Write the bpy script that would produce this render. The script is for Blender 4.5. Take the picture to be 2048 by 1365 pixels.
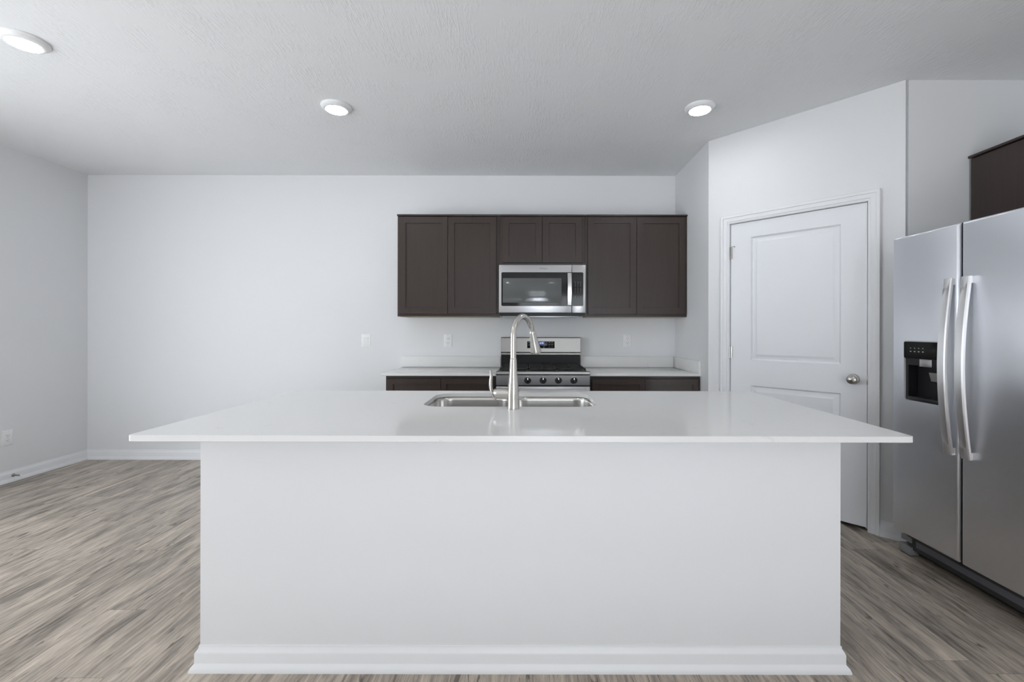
import bpy, bmesh, math, random
from mathutils import Matrix, Vector

random.seed(4)
for o in list(bpy.data.objects):
    bpy.data.objects.remove(o, do_unlink=True)
SC = bpy.context.scene
COL = SC.collection
R = math.radians

# ------------------------------------------------------------------ camera
cam_d = bpy.data.cameras.new('camera')
cam = bpy.data.objects.new('camera', cam_d)
COL.objects.link(cam)
cam.location = (0, 0, 1.255)
cam.rotation_euler = (R(90), R(-0.10), 0)
cam_d.sensor_width = 36.0
cam_d.lens = 36.0 * 890.0 / 2048.0
cam_d.shift_x = -(1054.0 - 1024.0) / 2048.0
cam_d.shift_y = -(682.5 - 660.0) / 2048.0
cam_d.clip_start = 0.05
SC.camera = cam

# ------------------------------------------------------------------ world, lights, exposure
SC.view_settings.view_transform = 'Standard'
SC.view_settings.look = 'None'
SC.view_settings.gamma = 1.0
SC.view_settings.use_curve_mapping = False
SC.view_settings.exposure = 0.09
wd = bpy.data.worlds.new('overcast_sky')
SC.world = wd
wd.use_nodes = True
wd.node_tree.nodes['Background'].inputs['Color'].default_value = (0.86, 0.92, 1.0, 1)
wd.node_tree.nodes['Background'].inputs['Strength'].default_value = 0.15


def area(name, loc, rot, sx, sy, power, color=(1, 1, 1), spread=180):
    d = bpy.data.lights.new(name, 'AREA')
    d.shape = 'RECTANGLE'
    d.size = sx
    d.size_y = sy
    d.energy = power
    d.color = color
    d.spread = R(spread)
    o = bpy.data.objects.new(name, d)
    COL.objects.link(o)
    o.location = loc
    o.rotation_euler = rot
    return o


# daylight entering through the openings behind and to the left of the camera
P_SLIDER, P_REAR_L, P_REAR_R, P_SUN, LAMP_STRENGTH = 88.0, 0.0, 95.0, 28.0, 68.0
DAY = (0.90, 0.955, 1.0)
area('daylight_slider', (-4.41, 1.20, 1.10), (0, R(-90), 0), 2.10, 1.80, P_SLIDER, DAY)
area('daylight_rear_left', (-2.35, -6.68, 1.40), (R(90), 0, 0), 2.6, 1.9, P_REAR_L, DAY)
area('daylight_rear_right', (1.05, -6.68, 1.40), (R(90), 0, 0), 2.6, 1.9, P_REAR_R, DAY)
# added unseen sun through the rear windows, bounced off the floor to brighten the ceiling
sun_d = bpy.data.lights.new('ceiling_fill_sun', 'SUN')
sun_d.energy = P_SUN
sun_d.angle = R(0.5)
sun_d.color = (0.86, 0.94, 1.06)
sun_o = bpy.data.objects.new('ceiling_fill_sun', sun_d)
COL.objects.link(sun_o)
sun_o.rotation_euler = Vector((-0.10, 1.0, -0.40)).to_track_quat('-Z', 'Y').to_euler()

# ------------------------------------------------------------------ materials


def nt(m):
    m.use_nodes = True
    n = m.node_tree
    return n, n.nodes['Principled BSDF']


def mat(name, col, rough=0.5, metal=0.0, spec=0.5, emit=None, es=0.0, coat=0.0):
    m = bpy.data.materials.new(name)
    n, b = nt(m)
    b.inputs['Base Color'].default_value = (*col, 1)
    b.inputs['Roughness'].default_value = rough
    b.inputs['Metallic'].default_value = metal
    b.inputs['Specular IOR Level'].default_value = spec
    b.inputs['Coat Weight'].default_value = coat
    if emit:
        b.inputs['Emission Color'].default_value = (*emit, 1)
        b.inputs['Emission Strength'].default_value = es
    return m


def node(n, typ, **kw):
    x = n.nodes.new(typ)
    for k, v in kw.items():
        if hasattr(x, k):
            setattr(x, k, v)
        else:
            x.inputs[k].default_value = v
    return x


def math_node(n, op, a, b=None):
    x = n.nodes.new('ShaderNodeMath')
    x.operation = op
    for i, v in enumerate((a, b)):
        if v is None:
            continue
        if isinstance(v, (int, float)):
            x.inputs[i].default_value = v
        else:
            n.links.new(v, x.inputs[i])
    return x.outputs[0]


def add_bump(m, scale=(60, 60, 60), strength=0.1, dist=0.002, detail=3, distort=0.0):
    n, b = nt(m)
    g = node(n, 'ShaderNodeNewGeometry')
    mp = node(n, 'ShaderNodeMapping')
    mp.inputs['Scale'].default_value = scale
    n.links.new(g.outputs['Position'], mp.inputs['Vector'])
    t = node(n, 'ShaderNodeTexNoise', Scale=1.0, Detail=detail, Distortion=distort)
    n.links.new(mp.outputs[0], t.inputs['Vector'])
    bp = node(n, 'ShaderNodeBump', Strength=strength, Distance=dist)
    n.links.new(t.outputs['Fac'], bp.inputs['Height'])
    n.links.new(bp.outputs[0], b.inputs['Normal'])
    return m


WALL = add_bump(mat('wall_paint', (0.81, 0.82, 0.835), 0.55, spec=0.35), (90, 90, 90), 0.06, 0.001)
TRIM = mat('white_trim_paint', (0.84, 0.85, 0.87), 0.38)
DOORM = mat('white_door_paint', (0.83, 0.845, 0.875), 0.42)
PLASTIC = mat('white_plastic', (0.90, 0.905, 0.915), 0.3)
SLOT = mat('outlet_slot', (0.10, 0.10, 0.11), 0.6)


def ceiling_mat():
    m = mat('stomped_ceiling_texture', (0.89, 0.90, 0.915), 0.8, spec=0.2)
    n, b = nt(m)
    g = node(n, 'ShaderNodeNewGeometry')
    # crow-foot strokes: short stretched noise at several headings, picked per cell
    w = node(n, 'ShaderNodeTexNoise', Scale=4.0, Detail=2.0)
    n.links.new(g.outputs['Position'], w.inputs['Vector'])
    outs = []
    for k, ang in enumerate((15, 75, 135)):
        mp = node(n, 'ShaderNodeMapping')
        mp.inputs['Rotation'].default_value = (0, 0, R(ang))
        mp.inputs['Scale'].default_value = (95, 16, 1)
        mp.inputs['Location'].default_value = (k * 7.3, k * 3.1, 0)
        n.links.new(g.outputs['Position'], mp.inputs['Vector'])
        t = node(n, 'ShaderNodeTexNoise', Scale=1.0, Detail=1.0, Distortion=0.6)
        n.links.new(mp.outputs[0], t.inputs['Vector'])
        v = node(n, 'ShaderNodeMapRange')
        v.inputs['From Min'].default_value = 0.56
        v.inputs['From Max'].default_value = 0.72
        n.links.new(t.outputs['Fac'], v.inputs['Value'])
        outs.append(v.outputs[0])
    s = math_node(n, 'MAXIMUM', math_node(n, 'MAXIMUM', outs[0], outs[1]), outs[2])
    w2 = node(n, 'ShaderNodeMapRange')
    w2.inputs['From Min'].default_value = 0.38
    w2.inputs['From Max'].default_value = 0.62
    n.links.new(w.outputs['Fac'], w2.inputs['Value'])
    h = math_node(n, 'MULTIPLY', s, w2.outputs[0])
    bp = node(n, 'ShaderNodeBump', Strength=0.5, Distance=0.003)
    n.links.new(h, bp.inputs['Height'])
    n.links.new(bp.outputs[0], b.inputs['Normal'])
    return m


CEIL = ceiling_mat()


def floor_mat():
    m = mat('vinyl_plank', (0.3, 0.26, 0.22), 0.42, spec=0.5)
    n, b = nt(m)
    g = node(n, 'ShaderNodeNewGeometry')
    sp = node(n, 'ShaderNodeSeparateXYZ')
    n.links.new(g.outputs['Position'], sp.inputs[0])
    X, Y = sp.outputs['X'], sp.outputs['Y']
    PW, PL = 0.178, 1.22                      # planks run along Y, random stagger per row
    xr = math_node(n, 'DIVIDE', math_node(n, 'ADD', X, 20.03), PW)
    row = math_node(n, 'FLOOR', xr)
    w1 = node(n, 'ShaderNodeTexWhiteNoise', noise_dimensions='1D')
    n.links.new(row, w1.inputs['W'])
    yr = math_node(n, 'DIVIDE', math_node(n, 'ADD', math_node(n, 'ADD', Y, 30.0), math_node(n, 'MULTIPLY', w1.outputs['Value'], PL)), PL)
    col = math_node(n, 'FLOOR', yr)
    cid = node(n, 'ShaderNodeCombineXYZ')
    n.links.new(row, cid.inputs['X'])
    n.links.new(col, cid.inputs['Y'])
    w2 = node(n, 'ShaderNodeTexWhiteNoise', noise_dimensions='2D')
    n.links.new(cid.outputs[0], w2.inputs['Vector'])
    rnd = w2.outputs['Value']
    # seams
    fx = math_node(n, 'FRACT', xr)
    fy = math_node(n, 'FRACT', yr)
    ex = math_node(n, 'MULTIPLY', math_node(n, 'MINIMUM', fx, math_node(n, 'SUBTRACT', 1.0, fx)), PW)
    ey = math_node(n, 'MULTIPLY', math_node(n, 'MINIMUM', fy, math_node(n, 'SUBTRACT', 1.0, fy)), PL)
    seam = math_node(n, 'LESS_THAN', math_node(n, 'MINIMUM', ex, ey), 0.0009)
    off = math_node(n, 'MULTIPLY', rnd, 61.0)
    v = node(n, 'ShaderNodeCombineXYZ')
    n.links.new(math_node(n, 'ADD', X, off), v.inputs['X'])
    n.links.new(math_node(n, 'ADD', Y, math_node(n, 'MULTIPLY', off, 1.7)), v.inputs['Y'])

    def grain(sx, sy, detail, dist, rough=0.6):
        mp = node(n, 'ShaderNodeMapping')
        mp.inputs['Scale'].default_value = (sx, sy, 1)
        n.links.new(v.outputs[0], mp.inputs['Vector'])
        t = node(n, 'ShaderNodeTexNoise', Scale=1.0, Detail=detail, Distortion=dist)
        t.inputs['Roughness'].default_value = rough
        n.links.new(mp.outputs[0], t.inputs['Vector'])
        return t.outputs['Fac']
    broad = grain(8.0, 1.5, 4.0, 1.3, 0.55)
    mid = grain(34.0, 3.6, 4.0, 1.0, 0.62)
    fine = grain(170.0, 12.0, 4.0, 0.4, 0.72)
    crack = grain(34.0, 5.0, 2.5, 1.4, 0.5)
    rings = node(n, 'ShaderNodeTexWave', wave_type='BANDS', bands_direction='X', wave_profile='SAW')
    rings.inputs['Scale'].default_value = 14.0
    rings.inputs['Distortion'].default_value = 9.0
    rings.inputs['Detail'].default_value = 2.0
    rings.inputs['Detail Scale'].default_value = 0.8
    mpw = node(n, 'ShaderNodeMapping')
    mpw.inputs['Scale'].default_value = (1.0, 0.12, 1)
    n.links.new(v.outputs[0], mpw.inputs['Vector'])
    n.links.new(mpw.outputs[0], rings.inputs['Vector'])
    mixv = math_node(n, 'ADD', math_node(n, 'MULTIPLY', broad, 0.40), math_node(n, 'MULTIPLY', mid, 0.38))
    mixv = math_node(n, 'ADD', mixv, math_node(n, 'MULTIPLY', fine, 0.22))
    mixv = math_node(n, 'ADD', mixv, math_node(n, 'MULTIPLY', math_node(n, 'SUBTRACT', rings.outputs['Fac'], 0.5), 0.05))
    mixv = math_node(n, 'ADD', mixv, math_node(n, 'MULTIPLY', math_node(n, 'SUBTRACT', rnd, 0.5), 0.06))
    cr = node(n, 'ShaderNodeValToRGB')
    e = cr.color_ramp.elements
    K = FLOOR_GAIN

    def c(r_, g_, b_):
        return (r_ * K * 0.985, g_ * K, b_ * K * 1.0, 1)
    e[0].position, e[0].color = 0.37, c(0.085, 0.071, 0.060)
    e[1].position, e[1].color = 0.64, c(0.40, 0.343, 0.286)
    for p_, c_ in ((0.435, c(0.165, 0.139, 0.117)), (0.50, c(0.240, 0.204, 0.172)), (0.57, c(0.318, 0.272, 0.227))):
        q = e.new(p_)
        q.color = c_
    n.links.new(mixv, cr.inputs[0])
    dk = node(n, 'ShaderNodeMapRange')
    dk.inputs['From Min'].default_value = 0.64
    dk.inputs['From Max'].default_value = 0.71
    dk.inputs['To Min'].default_value = 0.0
    dk.inputs['To Max'].default_value = 0.75
    n.links.new(crack, dk.inputs['Value'])
    mx = node(n, 'ShaderNodeMix', data_type='RGBA')
    n.links.new(dk.outputs[0], mx.inputs['Factor'])
    n.links.new(cr.outputs[0], mx.inputs[6])
    mx.inputs[7].default_value = (0.075, 0.06, 0.05, 1)
    mo = node(n, 'ShaderNodeMix', data_type='RGBA')
    n.links.new(math_node(n, 'MULTIPLY', seam, 0.6), mo.inputs['Factor'])
    n.links.new(mx.outputs[2], mo.inputs[6])
    mo.inputs[7].default_value = (0.07, 0.058, 0.048, 1)
    n.links.new(mo.outputs[2], b.inputs['Base Color'])
    bp = node(n, 'ShaderNodeBump', Strength=0.12, Distance=0.001)
    n.links.new(fine, bp.inputs['Height'])
    n.links.new(bp.outputs[0], b.inputs['Normal'])
    rr = node(n, 'ShaderNodeMapRange')
    rr.inputs['To Min'].default_value = 0.34
    rr.inputs['To Max'].default_value = 0.52
    n.links.new(mid, rr.inputs['Value'])
    n.links.new(rr.outputs[0], b.inputs['Roughness'])
    return m


FLOOR_GAIN = 1.7
FLOOR = floor_mat()


def steel(name, scale, base=0.60, rough=0.26, amp=0.06, bump=0.02, tint=(1, 1, 1.015)):
    m = mat(name, (base * tint[0], base * tint[1], base * tint[2]), rough, 1.0)
    n, b = nt(m)
    g = node(n, 'ShaderNodeNewGeometry')
    mp = node(n, 'ShaderNodeMapping')
    mp.inputs['Scale'].default_value = scale
    n.links.new(g.outputs['Position'], mp.inputs['Vector'])
    t = node(n, 'ShaderNodeTexNoise', Scale=1.0, Detail=3.0)
    n.links.new(mp.outputs[0], t.inputs['Vector'])
    r = node(n, 'ShaderNodeMapRange')
    r.inputs['To Min'].default_value = rough - amp
    r.inputs['To Max'].default_value = rough + amp
    n.links.new(t.outputs['Fac'], r.inputs['Value'])
    n.links.new(r.outputs[0], b.inputs['Roughness'])
    bp = node(n, 'ShaderNodeBump', Strength=bump, Distance=0.001)
    n.links.new(t.outputs['Fac'], bp.inputs['Height'])
    n.links.new(bp.outputs[0], b.inputs['Normal'])
    return m


STEEL_F = steel('brushed_steel_refrigerator', (2, 420, 3), 0.87, 0.36, 0.02, 0.0, (0.965, 0.99, 1.05))
_n, _b = nt(STEEL_F)
_t = node(_n, 'ShaderNodeTangent', direction_type='RADIAL', axis='Z')
_n.links.new(_t.outputs[0], _b.inputs['Tangent'])
_b.inputs['Anisotropic'].default_value = 0.85
STEEL_H = steel('brushed_steel_horizontal', (3, 3, 500), 0.54, 0.34, 0.05, 0.006)
STEEL_R = steel('brushed_steel_range', (3, 3, 500), 0.27, 0.34, 0.05, 0.006, (1.02, 1, 0.96))
STEEL_D = steel('dark_brushed_steel', (3, 3, 500), 0.34, 0.36, 0.05, 0.006)
STEEL_G = steel('brushed_steel_refrigerator_handle', (2, 420, 3), 0.86, 0.40, 0.02, 0.0)
_n, _b = nt(STEEL_G)
_t = node(_n, 'ShaderNodeTangent', direction_type='RADIAL', axis='Z')
_n.links.new(_t.outputs[0], _b.inputs['Tangent'])
_b.inputs['Anisotropic'].default_value = 0.85
STEEL_HANDLE = steel('satin_steel_handle', (300, 300, 4), 0.62, 0.34, 0.04, 0.006)
NICKEL = mat('brushed_nickel', (0.62, 0.60, 0.57), 0.24, 1.0)
SINKST = steel('sink_steel', (3, 3, 300), 0.62, 0.22, 0.04, 0.01, (1.0, 0.98, 0.955))
CHROME = mat('polished_steel_edge', (0.8, 0.8, 0.81), 0.12, 1.0)
SATIN = mat('satin_nickel_hardware', (0.42, 0.41, 0.39), 0.28, 1.0)


def wood_dark(name, base):
    m = mat(name, base, 0.38, spec=0.38)
    n, b = nt(m)
    g = node(n, 'ShaderNodeNewGeometry')
    mp = node(n, 'ShaderNodeMapping')
    mp.inputs['Scale'].default_value = (60, 60, 3)
    n.links.new(g.outputs['Position'], mp.inputs['Vector'])
    t = node(n, 'ShaderNodeTexNoise', Scale=1.0, Detail=4.0)
    n.links.new(mp.outputs[0], t.inputs['Vector'])
    cr = node(n, 'ShaderNodeValToRGB')
    e = cr.color_ramp.elements
    e[0].position, e[0].color = 0.3, (base[0] * 0.93, base[1] * 0.93, base[2] * 0.93, 1)
    e[1].position, e[1].color = 0.7, (base[0] * 1.06, base[1] * 1.06, base[2] * 1.06, 1)
    n.links.new(t.outputs['Fac'], cr.inputs[0])
    n.links.new(cr.outputs[0], b.inputs['Base Color'])
    return m


ESPRESSO = wood_dark('espresso_wood', (0.044, 0.0305, 0.0255))
TANWOOD = mat('unfinished_wood_underside', (0.56, 0.46, 0.32), 0.6)
BLACK = mat('black_enamel', (0.012, 0.012, 0.012), 0.35, spec=0.2)
IRON = mat('cast_iron', (0.018, 0.018, 0.018), 0.5)
BLACKGLASS = mat('black_glass', (0.016, 0.016, 0.016), 0.06, spec=0.25)
WINGLASS = mat('grey_oven_glass', (0.125, 0.13, 0.13), 0.10, spec=0.3)
BLACKPLASTIC = mat('black_plastic', (0.014, 0.014, 0.016), 0.32)
DARKGREY = mat('dark_grey_plastic', (0.05, 0.052, 0.06), 0.4)
RIM = mat('pale_silver_rim', (0.72, 0.73, 0.75), 0.35, 0.3)
GRILLE = mat('slate_grey_plastic', (0.19, 0.20, 0.235), 0.4)
MIDGREY = mat('grey_plastic', (0.30, 0.305, 0.31), 0.45)
PRINT = mat('pale_printed_mark', (0.42, 0.42, 0.42), 0.6)
LOGO = mat('dark_printed_mark', (0.08, 0.08, 0.085), 0.5)
BLUELED = mat('blue_display', (0.02, 0.03, 0.10), 0.3, emit=(0.03, 0.06, 0.30), es=0.35)
DIGIT = mat('lit_digits', (0.5, 0.6, 1.0), 0.4, emit=(0.55, 0.68, 1.0), es=1.2)
LAMPLENS = mat('lit_lamp_lens', (1, 1, 1), 0.5, emit=(0.94, 0.975, 1.0), es=LAMP_STRENGTH)
RUBBER = mat('white_rubber_tip', (0.85, 0.85, 0.85), 0.5)


def quartz_mat():
    m = mat('white_quartz', (0.79, 0.79, 0.785), 0.07, spec=0.09)
    n, b = nt(m)
    g = node(n, 'ShaderNodeNewGeometry')
    t = node(n, 'ShaderNodeTexNoise', Scale=14.0, Detail=5.0, Distortion=1.2)
    t.inputs['Roughness'].default_value = 0.65
    n.links.new(g.outputs['Position'], t.inputs['Vector'])
    cr = node(n, 'ShaderNodeValToRGB')
    e = cr.color_ramp.elements
    e[0].position, e[0].color = 0.28, (0.735, 0.73, 0.715, 1)
    e[1].position, e[1].color = 0.38, (0.80, 0.80, 0.795, 1)
    n.links.new(t.outputs['Fac'], cr.inputs[0])
    n.links.new(cr.outputs[0], b.inputs['Base Color'])
    return m


QUARTZ = quartz_mat()

# ------------------------------------------------------------------ mesh helpers
WM = {}     # world matrix of every object made here


def tag(o, label=None, cat=None, group=None, kind=None):
    if label:
        o['label'] = label
    if cat:
        o['category'] = cat
    if group:
        o['group'] = group
    if kind:
        o['kind'] = kind
    return o


def thing(name, label, cat, loc=(0, 0, 0), rz=0.0, group=None):
    o = bpy.data.objects.new(name, None)
    o.empty_display_size = 0.1
    COL.objects.link(o)
    o.location = loc
    o.rotation_euler = (0, 0, rz)
    WM[o] = Matrix.Translation(loc) @ Matrix.Rotation(rz, 4, 'Z')
    return tag(o, label, cat, group)


def rrect(x0, x1, y0, y1, r, n=6):
    """rounded rectangle, counter-clockwise 2-D points"""
    pts = []
    for cx, cy, a0 in ((x1 - r, y1 - r, 0), (x0 + r, y1 - r, 90), (x0 + r, y0 + r, 180), (x1 - r, y0 + r, 270)):
        for k in range(n + 1):
            a = R(a0 + 90.0 * k / n)
            pts.append((cx + r * math.cos(a), cy + r * math.sin(a)))
    return pts


def frame_from(d):
    d = Vector(d).normalized()
    up = Vector((0, 0, 1)) if abs(d.z) < 0.95 else Vector((0, 1, 0))
    a = d.cross(up).normalized()
    return a, a.cross(d).normalized(), d


class MB:
    def __init__(self, M=None):
        self.bm = bmesh.new()
        self.M = M or Matrix.Identity(4)

    def box(self, x0, x1, y0, y1, z0, z1, bev=0.0, seg=2):
        bm = self.bm
        vs = [bm.verts.new(p) for p in ((x0, y0, z0), (x1, y0, z0), (x1, y1, z0), (x0, y1, z0),
                                        (x0, y0, z1), (x1, y0, z1), (x1, y1, z1), (x0, y1, z1))]
        fs = [bm.faces.new([vs[i] for i in f]) for f in ((3, 2, 1, 0), (4, 5, 6, 7), (0, 1, 5, 4),
                                                        (1, 2, 6, 5), (2, 3, 7, 6), (3, 0, 4, 7))]
        if bev > 0:
            es = list({e for f in fs for e in f.edges})
            bmesh.ops.bevel(bm, geom=es, offset=bev, segments=seg, affect='EDGES', profile=0.5)
        return self

    def loft(self, rings, cap0=True, cap1=True, closed=True):
        bm = self.bm
        rv = [[bm.verts.new(p) for p in r] for r in rings]
        n = len(rv[0])
        for a, b in zip(rv[:-1], rv[1:]):
            for i in range(n if closed else n - 1):
                j = (i + 1) % n
                bm.faces.new((a[i], a[j], b[j], b[i]))
        if cap0:
            bm.faces.new(list(reversed(rv[0])))
        if cap1:
            bm.faces.new(rv[-1])
        return self

    def tube(self, pts, radii, n=20, flat=None, cap=True):
        pts = [Vector(p) for p in pts]
        if not isinstance(radii, (list, tuple)):
            radii = [radii] * len(pts)
        rings = []
        prev_a = None
        for i, p in enumerate(pts):
            d = pts[min(i + 1, len(pts) - 1)] - pts[max(i - 1, 0)]
            d.normalize()
            if prev_a is None:
                a, b, _ = frame_from(d)
            else:
                a = (prev_a - d * prev_a.dot(d)).normalized()
                b = a.cross(d).normalized()
            prev_a = a
            r = radii[i]
            ra, rb = (r if isinstance(r, tuple) else (r, r))
            rings.append([p + a * (ra * math.cos(2 * math.pi * k / n)) + b * (rb * math.sin(2 * math.pi * k / n))
                          for k in range(n)])
        return self.loft(rings, cap, cap)

    def cyl(self, p0, p1, r0, r1=None, n=24):
        return self.tube([p0, p1], [r0, r0 if r1 is None else r1], n)

    def lathe(self, prof, origin=(0, 0, 0), axis=(0, 0, 1), n=32):
        a, b, d = frame_from(axis)
        o = Vector(origin)
        rings = [[o + d * h + (a * math.cos(2 * math.pi * k / n) + b * math.sin(2 * math.pi * k / n)) * max(r, 1e-5)
                  for k in range(n)] for r, h in prof]
        return self.loft(rings)

    def prism(self, pts, a, b, plane='xz'):
        """2-D outline swept between a and b along the remaining axis"""
        def P(u, v, w):
            return {'xz': (u, w, v), 'yz': (w, u, v), 'xy': (u, v, w)}[plane]
        return self.loft([[P(u, v, a) for u, v in pts], [P(u, v, b) for u, v in pts]])

    def profile_run(self, path, prof, inward):
        """sweep (offset, z) profile along a 2-D path with mitred corners; inward = side (+1 left of travel)"""
        n = len(path)
        rings = []
        P = [Vector(p) for p in path]
        for i in range(n):
            ds = []
            if i > 0:
                ds.append((P[i] - P[i - 1]).normalized())
            if i < n - 1:
                ds.append((P[i + 1] - P[i]).normalized())
            ns = [Vector((-d.y, d.x)) * inward for d in ds]
            m = ns[0] if len(ns) == 1 else (ns[0] + ns[1]) / (1 + ns[0].dot(ns[1]))
            rings.append([(P[i].x + m.x * o, P[i].y + m.y * o, z) for o, z in prof])
        return self.loft(rings)

    def shaker(self, x0, x1, z0, z1, y, th=0.019, rail=0.058, depth=0.009, bev=0.0015):
        """panelled front facing -Y whose face lies at y"""
        def rc(i, yy):
            return [(x0 + i, yy, z0 + i), (x1 - i, yy, z0 + i), (x1 - i, yy, z1 - i), (x0 + i, yy, z1 - i)]
        return self.loft([rc(0, y + th), rc(0, y + bev), rc(bev, y), rc(rail, y), rc(rail + 0.0012, y + depth)])

    def build(self, name, material, parent=None, smooth=35, bevel=0.0, label=None):
        bm = self.bm
        M = self.M if parent is None else WM[parent].inverted() @ self.M
        bm.transform(M)
        bmesh.ops.recalc_face_normals(bm, faces=bm.faces)
        me = bpy.data.meshes.new(name)
        bm.to_mesh(me)
        bm.free()
        me.materials.append(material)
        if smooth:
            for p in me.polygons:
                p.use_smooth = True
            me.set_sharp_from_angle(angle=R(smooth))
        o = bpy.data.objects.new(name, me)
        COL.objects.link(o)
        if parent is not None:
            o.parent = parent
            WM[o] = WM[parent].copy()
        else:
            WM[o] = Matrix.Identity(4)
        if bevel:
            md = o.modifiers.new('edge', 'BEVEL')
            md.width = bevel
            md.segments = 2
            md.limit_method = 'ANGLE'
            md.angle_limit = R(40)
        if label:
            o['label'] = label
        return o


def struct(o):
    o['kind'] = 'structure'
    return o


def dup(root, loc, label=None, rz=None):
    def cp(o, par):
        c = o.copy()
        COL.objects.link(c)
        if par is not None:
            c.parent = par
        for ch in [x for x in bpy.data.objects if x.parent == o]:
            cp(ch, c)
        return c
    r = cp(root, None)
    r.location = loc
    if rz is not None:
        r.rotation_euler = (0, 0, rz)
    if label:
        r['label'] = label
    return r


def text_part(name, body, size, mtx, material, parent, depth=0.0006):
    cu = bpy.data.curves.new(name, 'FONT')
    cu.body = body
    cu.size = size
    cu.extrude = depth
    cu.align_x = 'CENTER'
    cu.align_y = 'CENTER'
    t = bpy.data.objects.new(name + '_tmp', cu)
    COL.objects.link(t)
    dg = bpy.context.evaluated_depsgraph_get()
    me = bpy.data.meshes.new_from_object(t.evaluated_get(dg))
    bpy.data.objects.remove(t, do_unlink=True)
    bpy.data.curves.remove(cu)
    me.transform(WM[parent].inverted() @ mtx)
    me.materials.clear()
    me.materials.append(material)
    o = bpy.data.objects.new(name, me)
    COL.objects.link(o)
    o.parent = parent
    return o


FACE_CAM = Matrix.Rotation(R(90), 4, 'X')       # text plane turned to face -Y

# ------------------------------------------------------------------ room shell
XL, XR, YB, YF, ZC = -4.242, 2.950, 4.295, -6.50, 2.743
XRET, YRET = 1.428, 3.504            # short return wall beside the cabinets
XD, YD = 2.246, 2.642                # far end of the angled pantry wall
T = 0.12

struct(MB().box(XL - T, XR + T, YF - T, YB + T, -0.10, 0.0).build('floor', FLOOR))
struct(MB().box(XL - T, XR + T, YF - T, YB + T, ZC, ZC + 0.10).build('ceiling', CEIL))
struct(MB().box(XL - T, XRET + T, YB, YB + T, 0, ZC).build('wall_back', WALL))
# left wall with the patio door opening (beside the camera, out of view)
SL0, SL1, SLH = 0.30, 2.10, 2.10
m = MB()
m.box(XL - T, XL, SL1, YB, 0, ZC)
m.box(XL - T, XL, YF, SL0, 0, ZC)
m.box(XL - T, XL, SL0, SL1, SLH, ZC)
struct(m.build('wall_left', WALL))
m = MB()
m.box(XL - 0.09, XL - 0.04, SL0, SL0 + 0.06, 0, SLH)
m.box(XL - 0.09, XL - 0.04, SL1 - 0.06, SL1, 0, SLH)
m.box(XL - 0.09, XL - 0.04, 1.16, 1.24, 0, SLH)
m.box(XL - 0.09, XL - 0.04, SL0, SL1, SLH - 0.06, SLH)
m.box(XL - 0.09, XL - 0.04, SL0, SL1, 0, 0.06)
struct(m.build('window_1', TRIM))
# rear wall behind the camera with two windows
RW = ((-3.70, -1.00), (-0.30, 2.40))
WZ0, WZ1 = 0.35, 2.40
m = MB()
xs = [XL - T, RW[0][0], RW[0][1], RW[1][0], RW[1][1], XR + T]
for a, b in ((xs[0], xs[1]), (xs[2], xs[3]), (xs[4], xs[5])):
    m.box(a, b, YF - T, YF, 0, ZC)
for a, b in RW:
    m.box(a, b, YF - T, YF, 0, WZ0)
    m.box(a, b, YF - T, YF, WZ1, ZC)
struct(m.build('wall_front', WALL))
for k, (a, b) in enumerate(RW):
    m = MB()
    for x in (a, (a + b) / 2 - 0.03, b - 0.06):
        m.box(x, x + 0.06, YF - 0.09, YF - 0.04, WZ0, WZ1)
    for z in (WZ0, (WZ0 + WZ1) / 2 - 0.02, WZ1 - 0.05):
        m.box(a, b, YF - 0.09, YF - 0.04, z, z + 0.05)
    struct(m.build('window_%d' % (k + 2), TRIM))
struct(MB().box(XR, XR + T, YF, YD + T, 0, ZC).build('wall_right', WALL))
struct(MB().box(XD + 0.02, XR + T, YD, YD + T, 0, ZC).build('wall_alcove', WALL))
struct(MB().box(XRET, XRET + T, YRET, YB, 0, ZC).build('wall_return', WALL))

# angled pantry wall in its own frame: u along the wall, v behind it (+) / room (-)
DU = Vector((XD - XRET, YD - YRET))
DLEN = DU.length
DANG = math.atan2(DU.y, DU.x)
DM = Matrix.Translation((XRET, YRET, 0)) @ Matrix.Rotation(DANG, 4, 'Z')
U0, U1 = 0.1695, 1.0050               # door slab
ZD = 2.056
g = 0.004
m = MB(DM)
m.box(-0.0, U0 - 0.02, 0, T, 0, ZC)
m.box(U1 + 0.02, DLEN, 0, T, 0, ZC)
m.box(U0 - 0.02, U1 + 0.02, 0, T, ZD + 0.02, ZC)
struct(m.build('wall_pantry', WALL))
# casing and jamb
m = MB(DM)
CW = 0.062


def casing_profile(side):
    # (distance from opening, height off wall)
    return [(0.0, 0.0), (0.0, 0.008), (0.005, 0.011), (0.013, 0.011), (0.0145, 0.016), (0.034, 0.0155), (0.040, 0.0165), (0.0425, 0.0215), (CW - 0.003, 0.022),
            (CW, 0.019), (CW, 0.0)]


cp = casing_profile(0)
path = [(U0 - 0.006, 0.0), (U0 - 0.006, ZD + 0.006), (U1 + 0.006, ZD + 0.006), (U1 + 0.006, 0.0)]
rings = []
for i, (u, z) in enumerate(path):
    su = -1 if i < 2 else 1
    sz = 1 if i in (1, 2) else 0
    rings.append([(u + su * d, -h, z + sz * d) for d, h in cp])
m.loft(rings)
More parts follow.
